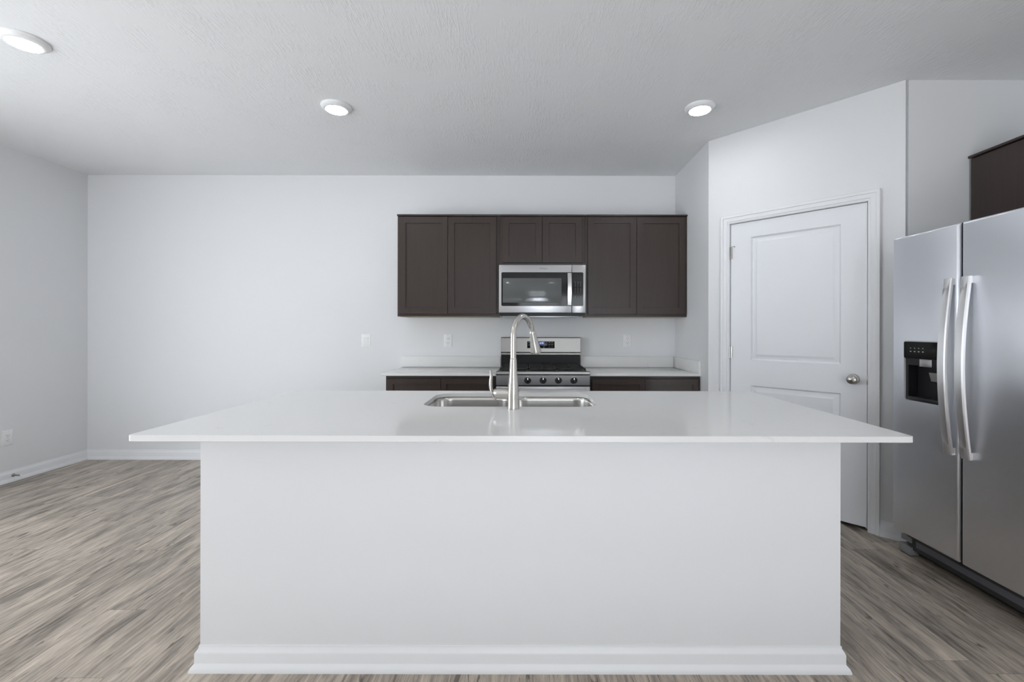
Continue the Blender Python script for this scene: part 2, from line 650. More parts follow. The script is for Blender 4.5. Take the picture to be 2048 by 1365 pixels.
# jamb lining with stop behind the slab
for a, b in ((U0 - 0.021, U0 - g), (U1 + g, U1 + 0.021)):
    m.box(a, b, -0.0005, T, 0, ZD + g)
m.box(U0 - 0.021, U1 + 0.021, -0.0005, T, ZD + g, ZD + 0.021)
m.box(U0 - 0.005, U0 + 0.012, 0.046, 0.08, 0, ZD + g)
m.box(U1 - 0.012, U1 + 0.005, 0.046, 0.08, 0, ZD + g)
m.box(U0, U1, 0.046, 0.08, ZD - 0.012, ZD + g)
struct(m.build('trim_1', TRIM))
struct(MB(DM).box(U0 - 0.02, U1 + 0.02, T, T + 0.02, 0, ZD + 0.05).build('pantry_light_block', WALL))  # unseen panel added behind the door opening to block outside light

# door slab with two moulded panels
door_root = bpy.data.objects.new('door_1', None)
V0 = 0.008                            # slab face set back from the wall plane


def door_slab():
    m = MB(DM)
    bm = m.bm
    zb = 0.022
    pu0, pu1 = U0 + 0.1446, U0 + 0.6980
    panels = ((0.250, 0.847), (1.034, 1.943))
    us = [U0, pu0, pu1, U1]
    zs = [zb, panels[0][0], panels[0][1], panels[1][0], panels[1][1], ZD]
    grid = {(i, j): bm.verts.new((us[i], V0, zs[j])) for i in range(4) for j in range(6)}
    for i in range(3):
        for j in range(5):
            if i == 1 and j in (1, 3):
                continue
            bm.faces.new((grid[i, j], grid[i + 1, j], grid[i + 1, j + 1], grid[i, j + 1]))
    for j in (1, 3):
        base = [grid[1, j], grid[2, j], grid[2, j + 1], grid[1, j + 1]]
        prev = base
        a0, a1, b0, b1 = us[1], us[2], zs[j], zs[j + 1]
        for ins, dep in ((0.0035, 0.007), (0.010, 0.0135), (0.014, 0.0135), (0.040, 0.0035), (0.043, 0.002)):
            ring = [bm.verts.new(p) for p in ((a0 + ins, V0 + dep, b0 + ins), (a1 - ins, V0 + dep, b0 + ins),
                                              (a1 - ins, V0 + dep, b1 - ins), (a0 + ins, V0 + dep, b1 - ins))]
            for k in range(4):
                l = (k + 1) % 4
                bm.faces.new((prev[k], prev[l], ring[l], ring[k]))
            prev = ring
        bm.faces.new(prev)
    # edges and back
    back = {}
    for (i, j) in ((0, 0), (3, 0), (3, 5), (0, 5)):
        back[i, j] = bm.verts.new((us[i], V0 + 0.035, zs[j]))
    bm.faces.new([grid[i, 0] for i in range(4)] + [back[3, 0], back[0, 0]])
    bm.faces.new([grid[i, 5] for i in range(4)] + [back[3, 5], back[0, 5]])
    bm.faces.new([grid[0, j] for j in range(6)] + [back[0, 5], back[0, 0]])
    bm.faces.new([grid[3, j] for j in range(6)] + [back[3, 5], back[3, 0]])
    bm.faces.new([back[0, 0], back[3, 0], back[3, 5], back[0, 5]])
    return m.build('door_1', DOORM, None, smooth=25)


bpy.data.objects.remove(door_root)
door = struct(door_slab())
ku = U0 + (0.7866 - 0.1421) * DLEN
kz = 0.945
mk = MB(DM)
mk.lathe([(0.0, 0.0), (0.033, 0.0), (0.0335, 0.004), (0.030, 0.010), (0.016, 0.013), (0.012, 0.020), (0.0115, 0.030),
          (0.016, 0.036), (0.0255, 0.044), (0.0285, 0.054), (0.0265, 0.063), (0.018, 0.069), (0.0, 0.071)],
         (ku, V0, kz), (0, -1, 0), 40)
mk.build('door_knob', SATIN, door)
MB(DM).box(U1 + 0.001, U1 + 0.0075, -0.013, -0.0005, kz - 0.028, kz + 0.028, 0.002).build('strike_plate', SATIN, door)
for hz in (1.840, 1.088, 0.24):
    mh = MB(DM)
    mh.cyl((U0 - 0.003, -0.004, hz - 0.045), (U0 - 0.003, -0.004, hz + 0.045), 0.0065, n=14)
    for kk in range(4):
        mh.cyl((U0 - 0.003, -0.004, hz - 0.0265 + kk * 0.018), (U0 - 0.003, -0.004, hz - 0.0255 + kk * 0.018), 0.0072, n=14)
    mh.cyl((U0 - 0.003, -0.004, hz + 0.045), (U0 - 0.003, -0.004, hz + 0.050), 0.0045, 0.003, 14)
    mh.box(U0 - 0.012, U0 + 0.012, 0.001, V0 - 0.0005, hz - 0.044, hz + 0.044)
    if hz > 1.5:                       # hinge-pin door stop on the topmost hinge
        mh.box(U0 - 0.004, U0 + 0.030, -0.012, -0.007, hz + 0.043, hz + 0.048)
        mh.cyl((U0 + 0.028, -0.010, hz + 0.0455), (U0 + 0.028, V0, hz + 0.0455), 0.004, n=10)
    mh.build('hinge', SATIN, door)

# baseboards
BASE = [(0.0, 0.0), (0.026, 0.0), (0.026, 0.006), (0.022, 0.018), (0.014, 0.028), (0.013, 0.032), (0.013, 0.066),
        (0.010, 0.074), (0.004, 0.084), (0.003, 0.094), (0.0, 0.094)]
struct(MB().profile_run([(XL, SL1), (XL, YB)], BASE, -1).build('baseboard_left', TRIM))
struct(MB().profile_run([(XL, YB), (-1.165, YB)], BASE, -1).build('baseboard_back', TRIM))
wu = DU.normalized()
pe = Vector((XRET, YRET)) + wu * (U1 + 0.006 + CW)
struct(MB().profile_run([(pe.x, pe.y), (XD, YD), (XR, YD)], BASE, -1).build('baseboard_pantry', TRIM))
ps = Vector((XRET, YRET)) + wu * (U0 - 0.006 - CW)
struct(MB().profile_run([(XRET, 3.66), (XRET, YRET), (ps.x, ps.y)], BASE, -1).build('baseboard_return', TRIM))

# ------------------------------------------------------------------ island
IX0, IX1, IYF, IYB = -1.206, 1.160, 1.645, 2.585
CT, CB = 0.896, 0.8755                  # quartz top and underside
isl = thing('kitchen_island', 'long white painted kitchen island with stepped white base moulding, standing on the plank floor',
            'kitchen island', ((IX0 + IX1) / 2, IYF, 0))
MB().box(IX0, IX1, IYF, IYF + 0.115, 0.0, CB - 0.001).build('knee_wall', WALL, isl)
m = MB()
m.box(IX0 + 0.02, IX1 - 0.02, IYF + 0.1155, IYB - 0.02, 0.10, 0.60)
m.box(IX0 + 0.02, -0.62, IYF + 0.1155, IYB - 0.02, 0.60, CB - 0.001)
m.box(0.46, IX1 - 0.02, IYF + 0.1155, IYB - 0.02, 0.60, CB - 0.001)
m.box(-0.62, 0.46, IYB - 0.04, IYB - 0.02, 0.60, CB - 0.001)
m.box(IX0 + 0.04, IX1 - 0.04, IYF + 0.1155, IYB - 0.09, 0.0, 0.10)
m.build('cabinet_box', ESPRESSO, isl)
for k in range(4):
    w = (IX1 - IX0 - 0.08) / 4
    a = IX0 + 0.04 + k * w
    MB(Matrix.Translation((2 * a + w, 2 * (IYB - 0.0005), 0)) @ Matrix.Rotation(math.pi, 4, 'Z')).shaker(
        a + 0.004, a + w - 0.004, 0.12, CB - 0.03, IYB).build('cabinet_door', ESPRESSO, isl)
MB().profile_run([(IX0, IYF + 0.115), (IX0, IYF), (IX1, IYF), (IX1, IYF + 0.115)],
                 [(o, z * 0.93) for o, z in BASE], -1).build('base_moulding', TRIM, isl)

# countertop with sink cut-out
SX0, SX1, SY0, SY1 = -0.497, 0.336, 2.075, 2.512


def slab_with_hole(outer, hole, z0, z1):
    m = MB()
    bm = m.bm
    es = []
    for loop in (outer, hole):
        vs = [bm.verts.new((x, y, z1)) for x, y in loop]
        es += [bm.edges.new((vs[i], vs[(i + 1) % len(vs)])) for i in range(len(vs))]
    bmesh.ops.triangle_fill(bm, use_beauty=True, use_dissolve=False, edges=es)
    r = bmesh.ops.extrude_face_region(bm, geom=list(bm.faces))
    bmesh.ops.translate(bm, verts=[v for v in r['geom'] if isinstance(v, bmesh.types.BMVert)], vec=(0, 0, z0 - z1))
    return m


m = slab_with_hole(rrect(-1.352, 1.312, 1.502, 2.613, 0.016, 5), rrect(SX0, SX1, SY0, SY1, 0.085, 10), CB, CT)
tag(m.build('countertop', QUARTZ, None, smooth=30, bevel=0.0035),
    'large overhanging white quartz countertop on the white island, with a sink cut-out', 'countertop')

# undermount double-bowl sink
snk = thing('kitchen_sink', 'double-bowl stainless steel sink set under the cut-out of the island countertop', 'sink',
            ((SX0 + SX1) / 2, (SY0 + SY1) / 2, 0.66))
XM = (SX0 + SX1) / 2


def square_ring(pts, x0, x1, y0, y1):
    cx, cy = (x0 + x1) / 2, (y0 + y1) / 2
    out = []
    for x, y in pts:
        dx, dy = x - cx, y - cy
        s = min((x1 - cx) / abs(dx) if abs(dx) > 1e-9 else 1e9, (y1 - cy) / abs(dy) if abs(dy) > 1e-9 else 1e9)
        out.append((cx + dx * s, cy + dy * s))
    return out


for bx0, bx1 in ((SX0 - 0.006, XM - 0.010), (XM + 0.010, SX1 + 0.006)):
    by0, by1 = SY0 - 0.004, SY1 + 0.004
    n = 10
    rim = rrect(bx0, bx1, by0, by1, 0.085, n)
    fl = square_ring(rim, bx0 - 0.010, bx1 + 0.010, by0 - 0.012, by1 + 0.012)
    m = MB()
    rings = [[(x, y, CB - 0.0022) for x, y in fl], [(x, y, CB - 0.0008) for x, y in fl], [(x, y, CB - 0.0008) for x, y in rrect(bx0 - 0.004, bx1 + 0.004, by0 - 0.004, by1 + 0.004, 0.088, n)]]
    for ins, z, r in ((0.0, CB - 0.004, 0.085), (0.002, CB - 0.02, 0.084), (0.008, 0.72, 0.080), (0.014, 0.692, 0.076),
                      (0.030, 0.674, 0.064), (0.055, 0.668, 0.045)):
        rings.append([(x, y, z) for x, y in rrect(bx0 + ins, bx1 - ins, by0 + ins, by1 - ins, r, n)])
    m.loft(rings, cap0=False)
    bw = m.build('bowl', SINKST, snk, smooth=50)
    cx, cy = (bx0 + bx1) / 2, (by0 + by1) / 2
    MB().lathe([(0.0, 0.001), (0.030, 0.0012), (0.040, 0.003), (0.045, 0.0028), (0.046, 0.0), (0.0, 0.0)],
               (cx, cy, 0.668), (0, 0, 1), 28).build('drain', CHROME, bw)

# faucet
FX, FY = -0.062, 2.018
fct = thing('faucet', 'tall brushed nickel gooseneck faucet with side lever, on the island countertop beside the sink',
            'faucet', (FX, FY, CT))
MB().lathe([(0.0, 0.0), (0.0285, 0.0), (0.0288, 0.004), (0.0278, 0.010), (0.0270, 0.05), (0.0255, 0.085), (0.0225, 0.115),
            (0.0190, 0.150), (0.0165, 0.190), (0.0152, 0.222), (0.0148, 0.2285), (0.0138, 0.230), (0.0, 0.230)],
           (FX, FY, CT), (0, 0, 1), 48).build('body', NICKEL, fct, smooth=50)
TH = R(27)
sd = Vector((math.sin(TH), math.cos(TH), 0))
sl = Vector((-math.cos(TH), math.sin(TH), 0)) * 0.96
RA = 0.098
ZA = 1.318 - RA
pts = [Vector((FX, FY, CT + 0.230)), Vector((FX, FY, CT + 0.27)), Vector((FX, FY, ZA - 0.03))]
A1 = 162
for k in range(0, 25):
    a = R(180 - A1 * k / 24)
    pts.append(Vector((FX, FY, ZA)) + sd * (RA + RA * math.cos(a)) + Vector((0, 0, RA * math.sin(a))))
te = (pts[-1] - pts[-2]).normalized()
MB().tube(pts, 0.0136, 28).build('neck', NICKEL, fct, smooth=60)
hd = (te + sd * 0.02).normalized()
hp = pts[-1]
MB().lathe([(0.0, 0.0), (0.0135, 0.0), (0.0150, 0.0015), (0.0158, 0.010), (0.0182, 0.038), (0.0222, 0.074), (0.0268, 0.106),
            (0.0278, 0.114), (0.0262, 0.118), (0.0, 0.118)], hp + hd * 0.0005, hd, 36).build('spray_head', NICKEL, fct, smooth=50)
# side valve and lever
vz = CT + 0.066
va = Vector((FX, FY, vz)) + sl * 0.012
m = MB()
m.lathe([(0.0, 0.0), (0.0235, 0.0), (0.0240, 0.012), (0.0250, 0.064), (0.0, 0.064)], va, sl, 32)
m.build('valve_housing', NICKEL, fct, smooth=50)
lev = MB()
lev.lathe([(0.0, 0.0), (0.0248, 0.0), (0.0246, 0.006), (0.0225, 0.018), (0.0165, 0.028), (0.0, 0.031)], va + sl * 0.0648, sl, 32)
lp = [(0.064, -0.018), (0.072, -0.026), (0.082, -0.020), (0.091, -0.002), (0.097, 0.020), (0.0985, 0.040), (0.0975, 0.058), (0.0955, 0.074), (0.0955, 0.086),
      (0.0985, 0.098), (0.1035, 0.104)]
lr = [(0.007, 0.006), (0.008, 0.005), (0.009, 0.005), (0.010, 0.0055), (0.011, 0.0065), (0.012, 0.0075), (0.0115, 0.007), (0.0105, 0.006), (0.009, 0.005),
      (0.0065, 0.0035), (0.003, 0.002)]
lev.tube([Vector((FX, FY, vz)) + sl * (a + 0.026) + Vector((0, 0, b)) for a, b in lp], lr, 16)
lev.build('lever_handle', NICKEL, fct, smooth=60)

# ------------------------------------------------------------------ wall cabinets
YU = 3.982                                # face-frame plane
UZ0, UZ1 = 1.372, 2.282
WCAB = 'dark wall cabinets over the range'


def wall_cabinet(name, label, x0, x1, z0, z1, doors, z_door0, over_bottom):
    o = thing(name, label, 'cabinet', ((x0 + x1) / 2, YB, z0), 0, None)
    m = MB()
    m.box(x0, x1, YU + 0.018, YB - 0.001, z0 + 0.012, z1 - 0.014)
    # face frame
    e = 0.0004
    m.box(x0 + e, x0 + 0.038, YU, YU + 0.019, z0, z1 - 0.014)
    m.box(x1 - 0.038, x1 - e, YU, YU + 0.019, z0, z1 - 0.014)
    m.box(x0 + 0.038, x1 - 0.038, YU, YU + 0.019, z0, z0 + 0.038)
    m.box(x0 + 0.038, x1 - 0.038, YU, YU + 0.019, z1 - 0.05, z1 - 0.014)
    m.build('cabinet_box', ESPRESSO, o)
    MB().box(x0 + 0.016, x1 - 0.016, YU + 0.020, YB - 0.002, z0 - 0.0025, z0 + 0.0115).build('bottom_panel', TANWOOD, o, label='unfinished tan wood underside')
    MB().box(x0 + e, x1 - e, YU - 0.026, YB - 0.002, z1 - 0.0138, z1, 0.002).build('top_moulding', ESPRESSO, o)
    for a, b in doors:
        MB().shaker(a, b, z_door0, z1 - 0.021, YU - 0.0198, rail=0.0565).build('door', ESPRESSO, o, smooth=0)
    return o


wall_cabinet('wall_cabinet', 'tall two-door dark espresso wall cabinet left of the microwave', -1.159, -0.246, UZ0, UZ1,
             ((-1.139, -0.7085), (-0.7055, -0.275)), 1.394, 0)
wall_cabinet('wall_cabinet', 'short two-door dark espresso wall cabinet above the microwave', -0.245, 0.517, 1.840, UZ1,
             ((-0.222, 0.1325), (0.1355, 0.490)), 1.852, 0)
wall_cabinet('wall_cabinet', 'tall two-door dark espresso wall cabinet right of the microwave against the side wall', 0.518, 1.427, UZ0, UZ1,
             ((0.541, 0.9745), (0.9775, 1.411)), 1.394, 0)

# over-refrigerator cabinet, facing left (-X)
XO = 2.640
ofc = thing('wall_cabinet', 'dark espresso cabinet above the refrigerator in the alcove', 'cabinet', (XR, YD - 0.47, 1.84))
m = MB()
OY0, OY1, OZ0, OZ1 = 1.700, YD - 0.001, 1.840, UZ1 + 0.007
m.box(XO + 0.018, XR - 0.001, OY0, OY1, OZ0, OZ1 - 0.014)
m.box(XO, XO + 0.019, OY1 - 0.030, OY1, OZ0, OZ1 - 0.014)
m.box(XO, XO + 0.019, OY0, OY0 + 0.030, OZ0, OZ1 - 0.014)
m.box(XO, XO + 0.019, OY0 + 0.03, OY1 - 0.03, OZ1 - 0.05, OZ1 - 0.014)
m.box(XO, XO + 0.019, OY0 + 0.03, OY1 - 0.03, OZ0, OZ0 + 0.04)
m.build('cabinet_box', ESPRESSO, ofc)
MB().box(XO - 0.026, XR - 0.001, OY0, OY1, OZ1 - 0.0138, OZ1, 0.002).build('top_moulding', ESPRESSO, ofc)
ym = (OY0 + OY1) / 2
for a, b in ((ym + 0.0015, OY1 - 0.012), (OY0 + 0.012, ym - 0.0015)):
    MB().box(XO - 0.019, XO - 0.0005, a, b, OZ0 + 0.010, OZ1 - 0.022, 0.0015).build('door', ESPRESSO, ofc)

# ------------------------------------------------------------------ base cabinets and rear countertops
YBF = 3.672                                # base face frame
RX0, RX1 = -0.251, 0.513                   # range bay


def base_cabinet(label, x0, x1, end_side):
    o = thing('base_cabinet', label, 'cabinet', ((x0 + x1) / 2, YB, 0))
    m = MB()
    m.box(x0, x1, YBF + 0.018, YB - 0.001, 0.10, CB - 0.001)
    e = 0.0004
    m.box(x0 + e, x0 + 0.038, YBF, YBF + 0.019, 0.10, CB - 0.001)
    m.box(x1 - 0.038, x1 - e, YBF, YBF + 0.019, 0.10, CB - 0.001)
    m.box(x0 + 0.038, x1 - 0.038, YBF, YBF + 0.019, CB - 0.036, CB - 0.001)
    m.box(x0 + 0.038, x1 - 0.038, YBF, YBF + 0.019, 0.10, 0.14)
    m.box(x0 + 0.038, x1 - 0.038, YBF, YBF + 0.019, 0.66, 0.70)
    m.build('cabinet_box', ESPRESSO, o)
    MB().box(x0 + 0.002, x1 - 0.002, YBF + 0.075, YBF + 0.09, 0.0, 0.10).build('toe_kick', ESPRESSO, o)
    xm = (x0 + x1) / 2
    for a, b in ((x0 + 0.018, xm - 0.0015), (xm + 0.0015, x1 - 0.018)):
        MB().shaker(a, b, 0.690, CB - 0.024, YBF - 0.0198, rail=0.045).build('drawer_front', ESPRESSO, o, smooth=0)
        MB().shaker(a, b, 0.122, 0.680, YBF - 0.0198, rail=0.0565).build('door', ESPRESSO, o, smooth=0)
    return o


base_cabinet('dark espresso base cabinet left of the range', -1.163, RX0 - 0.003, 0)
base_cabinet('dark espresso base cabinet right of the range against the side wall', RX1 + 0.003, XRET - 0.001, 1)

YCF = 3.640
m = MB().box(-1.196, RX0 - 0.002, YCF, YB - 0.001, CB, CT, 0.002)
lc = tag(m.build('countertop', QUARTZ), 'short white quartz countertop with backsplash on the cabinet left of the range', 'countertop')
MB().box(-1.206, RX0 - 0.002, YB - 0.021, YB - 0.001, CT + 0.0003, CT + 0.103, 0.0015).build('backsplash', QUARTZ, lc)
m = MB().box(RX1 + 0.002, XRET - 0.001, YCF, YB - 0.001, CB, CT, 0.002)
rc_ = tag(m.build('countertop', QUARTZ), 'white quartz countertop with backsplash in the corner right of the range', 'countertop')
MB().box(RX1 + 0.002, XRET - 0.0215, YB - 0.021, YB - 0.001, CT + 0.0003, CT + 0.103, 0.0015).build('backsplash', QUARTZ, rc_)
MB().box(XRET - 0.021, XRET - 0.001, YCF + 0.004, YB - 0.001, CT + 0.0003, CT + 0.103, 0.0015).build('backsplash', QUARTZ, rc_)

# ------------------------------------------------------------------ range
rx0, rx1 = RX0 + 0.002, RX1 - 0.002
rc0 = (rx0 + rx1) / 2
YR = 3.612                                 # front of the knob panel
rng = thing('gas_range', 'freestanding stainless steel gas range with black cooktop and five knobs, between the base cabinets', 'range',
            (rc0, YB, 0))
m = MB()
m.box(rx0 + 0.002, rx1 - 0.002, YR + 0.03, YB - 0.03, 0.05, 0.885)
for sx in (rx0 + 0.05, rx1 - 0.05):
    for sy in (YR + 0.1, YB - 0.1):
        m.cyl((sx, sy, 0.0), (sx, sy, 0.05), 0.018, n=12)
m.build('range_body', DARKGREY, rng)
# cooktop pan with stainless front lip
MB().box(rx0, rx1, YR + 0.02, YB - 0.085, 0.886, 0.906, 0.003).build('cooktop', BLACK, rng)
m = MB()
m.prism([(YR - 0.004, 0.893), (YR - 0.002, 0.914), (YR + 0.004, 0.9175), (YR + 0.035, 0.9185), (YR + 0.035, 0.893)], rx0, rx1, 'yz')
m.build('front_lip', STEEL_R, rng, bevel=0.0015)
# knob panel
m = MB()
m.prism([(YR, 0.806), (YR, 0.886), (YR + 0.03, 0.886), (YR + 0.03, 0.806)], rx0, rx1, 'yz')
m.build('knob_panel', STEEL_D, rng, bevel=0.001)
for k in range(5):
    kx = rc0 + (k - 2) * 0.1247
    m = MB()
    m.lathe([(0.0, 0.0), (0.0245, 0.0), (0.0255, 0.004), (0.0250, 0.016), (0.0225, 0.019), (0.0, 0.019)], (kx, YR - 0.0003, 0.846), (0, -1, 0), 32)
    kb = m.build('knob', BLACKPLASTIC, rng, label='black round knob with a silver grip bar')
    m = MB()
    m.box(kx - 0.005, kx + 0.005, YR - 0.034, YR - 0.019, 0.846 - 0.022, 0.846 + 0.022, 0.003)
    m.build('grip_bar', CHROME, kb)
    m = MB()
    m.lathe([(0.0262, 0.0), (0.0285, 0.0), (0.0285, 0.004), (0.0262, 0.004)], (kx, YR - 0.0003, 0.846), (0, -1, 0), 32)
    m.build('bezel', CHROME, kb)
# grates and burners
gw = (rx1 - rx0 - 0.05) / 3
gy0, gy1 = YR + 0.045, YB - 0.115
for k in range(3):
    a = rx0 + 0.025 + k * gw + 0.003
    b = a + gw - 0.006
    m = MB()
    zt = 0.938
    t_ = 0.010
    for (p0, p1, q0, q1) in ((a, b, gy0, gy0 + t_), (a, b, gy1 - t_, gy1), (a, a + t_, gy0, gy1), (b - t_, b, gy0, gy1),
                             ((a + b) / 2 - 0.004, (a + b) / 2 + 0.004, gy0, gy1),
                             (a, b, (gy0 + gy1) / 2 - 0.004, (gy0 + gy1) / 2 + 0.004),
                             (a, b, gy0 + 0.13, gy0 + 0.138), (a, b, gy1 - 0.138, gy1 - 0.13)):
        m.box(p0, p1, q0, q1, zt - 0.011, zt, 0.002, 1)
    for px in (a + 0.005, b - 0.005):
        for py in (gy0 + 0.005, gy1 - 0.005, (gy0 + gy1) / 2):
            m.box(px - 0.006, px + 0.006, py - 0.006, py + 0.006, 0.905, zt - 0.010)
    m.build('grate', IRON, rng)
for bx, by, br_ in ((rx0 + 0.025 + gw / 2, gy0 + 0.134, 0.045), (rx0 + 0.025 + gw / 2, gy1 - 0.134, 0.036), (rc0, (gy0 + gy1) / 2, 0.05),
                    (rx1 - 0.025 - gw / 2, gy0 + 0.134, 0.05), (rx1 - 0.025 - gw / 2, gy1 - 0.134, 0.036)):
    MB().lathe([(0.0, 0.0), (br_, 0.0), (br_, 0.007), (br_ * 0.8, 0.010), (br_ * 0.8, 0.016), (br_ * 0.7, 0.019), (0.0, 0.019)],
               (bx, by, 0.9055), (0, 0, 1), 28).build('burner', IRON, rng)
# backguard
bgy = YB - 0.062
MB().box(rx0 + 0.005, rx1 - 0.005, bgy + 0.012, YB - 0.003, 0.90, 1.015).build('backguard_lower', BLACK, rng)
m = MB()
m.prism([(bgy - 0.004, 1.012), (bgy - 0.010, 1.018), (bgy - 0.010, 1.034), (bgy - 0.002, 1.044), (bgy + 0.006, 1.176), (bgy + 0.012, 1.183), (YB - 0.003, 1.183), (YB - 0.003, 1.012)],
        rx0 + 0.002, rx1 - 0.002, 'yz')
bg = m.build('backguard', STEEL_R, rng, bevel=0.0012)
dx0, dx1, dz0, dz1 = rc0 - 0.129, rc0 + 0.132, 1.079, 1.1445
ty = bgy - 0.0005
MB().box(dx0, dx1, ty - 0.004, ty + 0.008, dz0, dz1, 0.001).build('control_display', BLACKGLASS, bg, label='black touch control display')
MB().box(rc0 - 0.018, rc0 + 0.037, ty - 0.0049, ty - 0.0035, 1.112, 1.141).build('clock_window', BLUELED, bg)
text_part('clock_digits', '4:18', 0.022, Matrix.Translation((rc0 + 0.006, ty - 0.0054, 1.1285)) @ FACE_CAM, DIGIT, bg, 0.0003)
m = MB()
for (mx_, mz_, w_) in ((0.055, 1.134, 0.008), (0.083, 1.134, 0.013), (0.108, 1.134, 0.010), (0.055, 1.113, 0.008), (0.082, 1.113, 0.010),
                       (0.108, 1.113, 0.009), (0.082, 1.091, 0.010), (0.108, 1.091, 0.009), (0.030, 1.099, 0.014), (0.030, 1.084, 0.014),
                       (-0.110, 1.134, 0.009), (-0.085, 1.134, 0.009), (-0.110, 1.110, 0.009), (-0.085, 1.110, 0.009)):
    m.box(rc0 + mx_ - w_ / 2, rc0 + mx_ + w_ / 2, ty - 0.0048, ty - 0.0035, mz_ - 0.0014, mz_ + 0.0014)
m.build('key_legends', PRINT, bg, smooth=0)
# oven door
m = MB()
m.box(rx0, rx1, YR - 0.012, YR + 0.029, 0.215, 0.795, 0.003)
od = m.build('oven_door', STEEL_H, rng)
MB().box(rx0 + 0.09, rx1 - 0.09, YR - 0.0145, YR - 0.0115, 0.32, 0.66, 0.001).build('oven_window', BLACKGLASS, od)
m = MB()
m.tube([(rx0 + 0.035, YR - 0.055, 0.770), (rx1 - 0.035, YR - 0.055, 0.770)], 0.012, 18)
for hx in (rx0 + 0.05, rx1 - 0.05):
    m.box(hx - 0.012, hx + 0.012, YR - 0.055, YR - 0.0115, 0.762, 0.778, 0.002)
m.build('handle', STEEL_HANDLE, od)
MB().box(rx0, rx1, YR - 0.010, YR + 0.029, 0.055, 0.205, 0.003).build('drawer_front', STEEL_H, rng)

# ------------------------------------------------------------------ microwave
YM = 3.858
mx0, mx1 = -0.2445, 0.5085
mz0, mz1 = 1.402, 1.8185
mw = thing('microwave', 'stainless steel over-the-range microwave under the short dark cabinet', 'microwave', ((mx0 + mx1) / 2, YB, 1.372))
m = MB()
m.box(mx0 + 0.002, mx1 - 0.002, YM + 0.034, YB - 0.002, 1.378, 1.8380)
m.build('microwave_case', BLACKPLASTIC, mw)
m = MB()
m.box(mx0 + 0.006, mx1 - 0.006, YM + 0.012, YM + 0.0335, 1.3750, mz0 - 0.001)
m.build('vent_strip', BLACK, mw)
MB().box(mx0 + 0.03, mx1 - 0.05, YM + 0.05, YB - 0.1, 1.366, 1.3776, 0.002).build('underside_panel', STEEL_H, mw, label='bare metal underside with vent')
xs_ = mx0 + (1143.7 - 997.0) / 174.5 * (mx1 - mx0)         # seam between door and control panel
m = MB()
m.box(mx0, xs_ - 0.0012, YM, YM + 0.033, mz0, mz1, 0.004)
dr = m.build('microwave_door', STEEL_H, mw)
m = MB()
m.box(xs_ + 0.0012, mx1, YM, YM + 0.033, mz0, mz1, 0.004)
cpn = m.build('control_panel', STEEL_H, mw)
gx0, gx1, gz0, gz1 = mx0 + 0.0215, mx1 - 0.021, 1.4605, 1.754


def half_round(x0, x1, z0, z1, r, left):
    p = rrect(x0, x1, z0, z1, r, 5)
    q = []
    for (x, z) in p:
        q.append((x, z))
    if left:      # square right side
        q = [(x1 if x > (x0 + x1) / 2 else x, (z1 if z > (z0 + z1) / 2 else z0) if x > (x0 + x1) / 2 else z) for x, z in q]
    else:
        q = [(x0 if x < (x0 + x1) / 2 else x, (z1 if z > (z0 + z1) / 2 else z0) if x < (x0 + x1) / 2 else z) for x, z in q]
    out = []
    for pt in q:
        if not out or (abs(pt[0] - out[-1][0]) + abs(pt[1] - out[-1][1])) > 1e-6:
            out.append(pt)
    if abs(out[0][0] - out[-1][0]) + abs(out[0][1] - out[-1][1]) < 1e-6:
        out.pop()
    return out


m = MB().prism(half_round(gx0, xs_ - 0.0016, gz0, gz1, 0.012, True), YM - 0.0025, YM + 0.001, 'xz')
gl = m.build('door_glass', BLACKGLASS, dr)
MB().box(gx0 + 0.0125, mx0 + 0.5430, YM - 0.0032, YM - 0.001, 1.490, 1.7025, 0.0005).build('window_screen', WINGLASS, gl, label='grey tinted viewing window')
m = MB().prism(half_round(xs_ + 0.0016, gx1, gz0, gz1, 0.012, False), YM - 0.0025, YM + 0.001, 'xz')
m.build('keypad', BLACKGLASS, cpn)
kx0 = mx0 + (1149.0 - 997) / 174.5 * (mx1 - mx0)
for c in range(3):
    m = MB()
    for rowz in (1.669, 1.6535, 1.637, 1.617, 1.604, 1.591, 1.5785, 1.5445, 1.538):
        if rowz == 1.538 and c == 1:
            continue
        x = kx0 + 0.006 + c * 0.0235
        w_ = 0.0085 if rowz > 1.62 else 0.0055
        m.box(x - w_ / 2, x + w_ / 2, YM - 0.0031, YM - 0.0022, rowz - 0.0012, rowz + 0.0012)
    m.build('key_legends', PRINT, cpn, smooth=0)
text_part('logo', 'Whirlpool', 0.0165, Matrix.Translation((mx0 + (1086.5 - 997) / 174.5 * (mx1 - mx0), YM - 0.0004, 1.7865)) @ FACE_CAM, LOGO, dr, 0.0003)
# bowed vertical handle
hx = mx0 + (1138.6 - 997) / 174.5 * (mx1 - mx0)
rings = []
for k in range(13):
    t_ = k / 12
    z = 1.4695 + t_ * 0.277
    bow = 0.018 + 0.020 * math.sin(math.pi * t_)
    rings.append([(hx - 0.0185, YM - bow + 0.004, z), (hx - 0.0165, YM - bow, z), (hx + 0.0165, YM - bow, z), (hx + 0.0185, YM - bow + 0.004, z),
                  (hx + 0.0185, YM - bow + 0.012, z), (hx - 0.0185, YM - bow + 0.012, z)])
m = MB().loft(rings)
for z in (1.478, 1.728):
    m.box(hx - 0.010, hx + 0.010, YM - 0.014, YM + 0.001, z, z + 0.012)
m.build('handle', STEEL_HANDLE, dr)

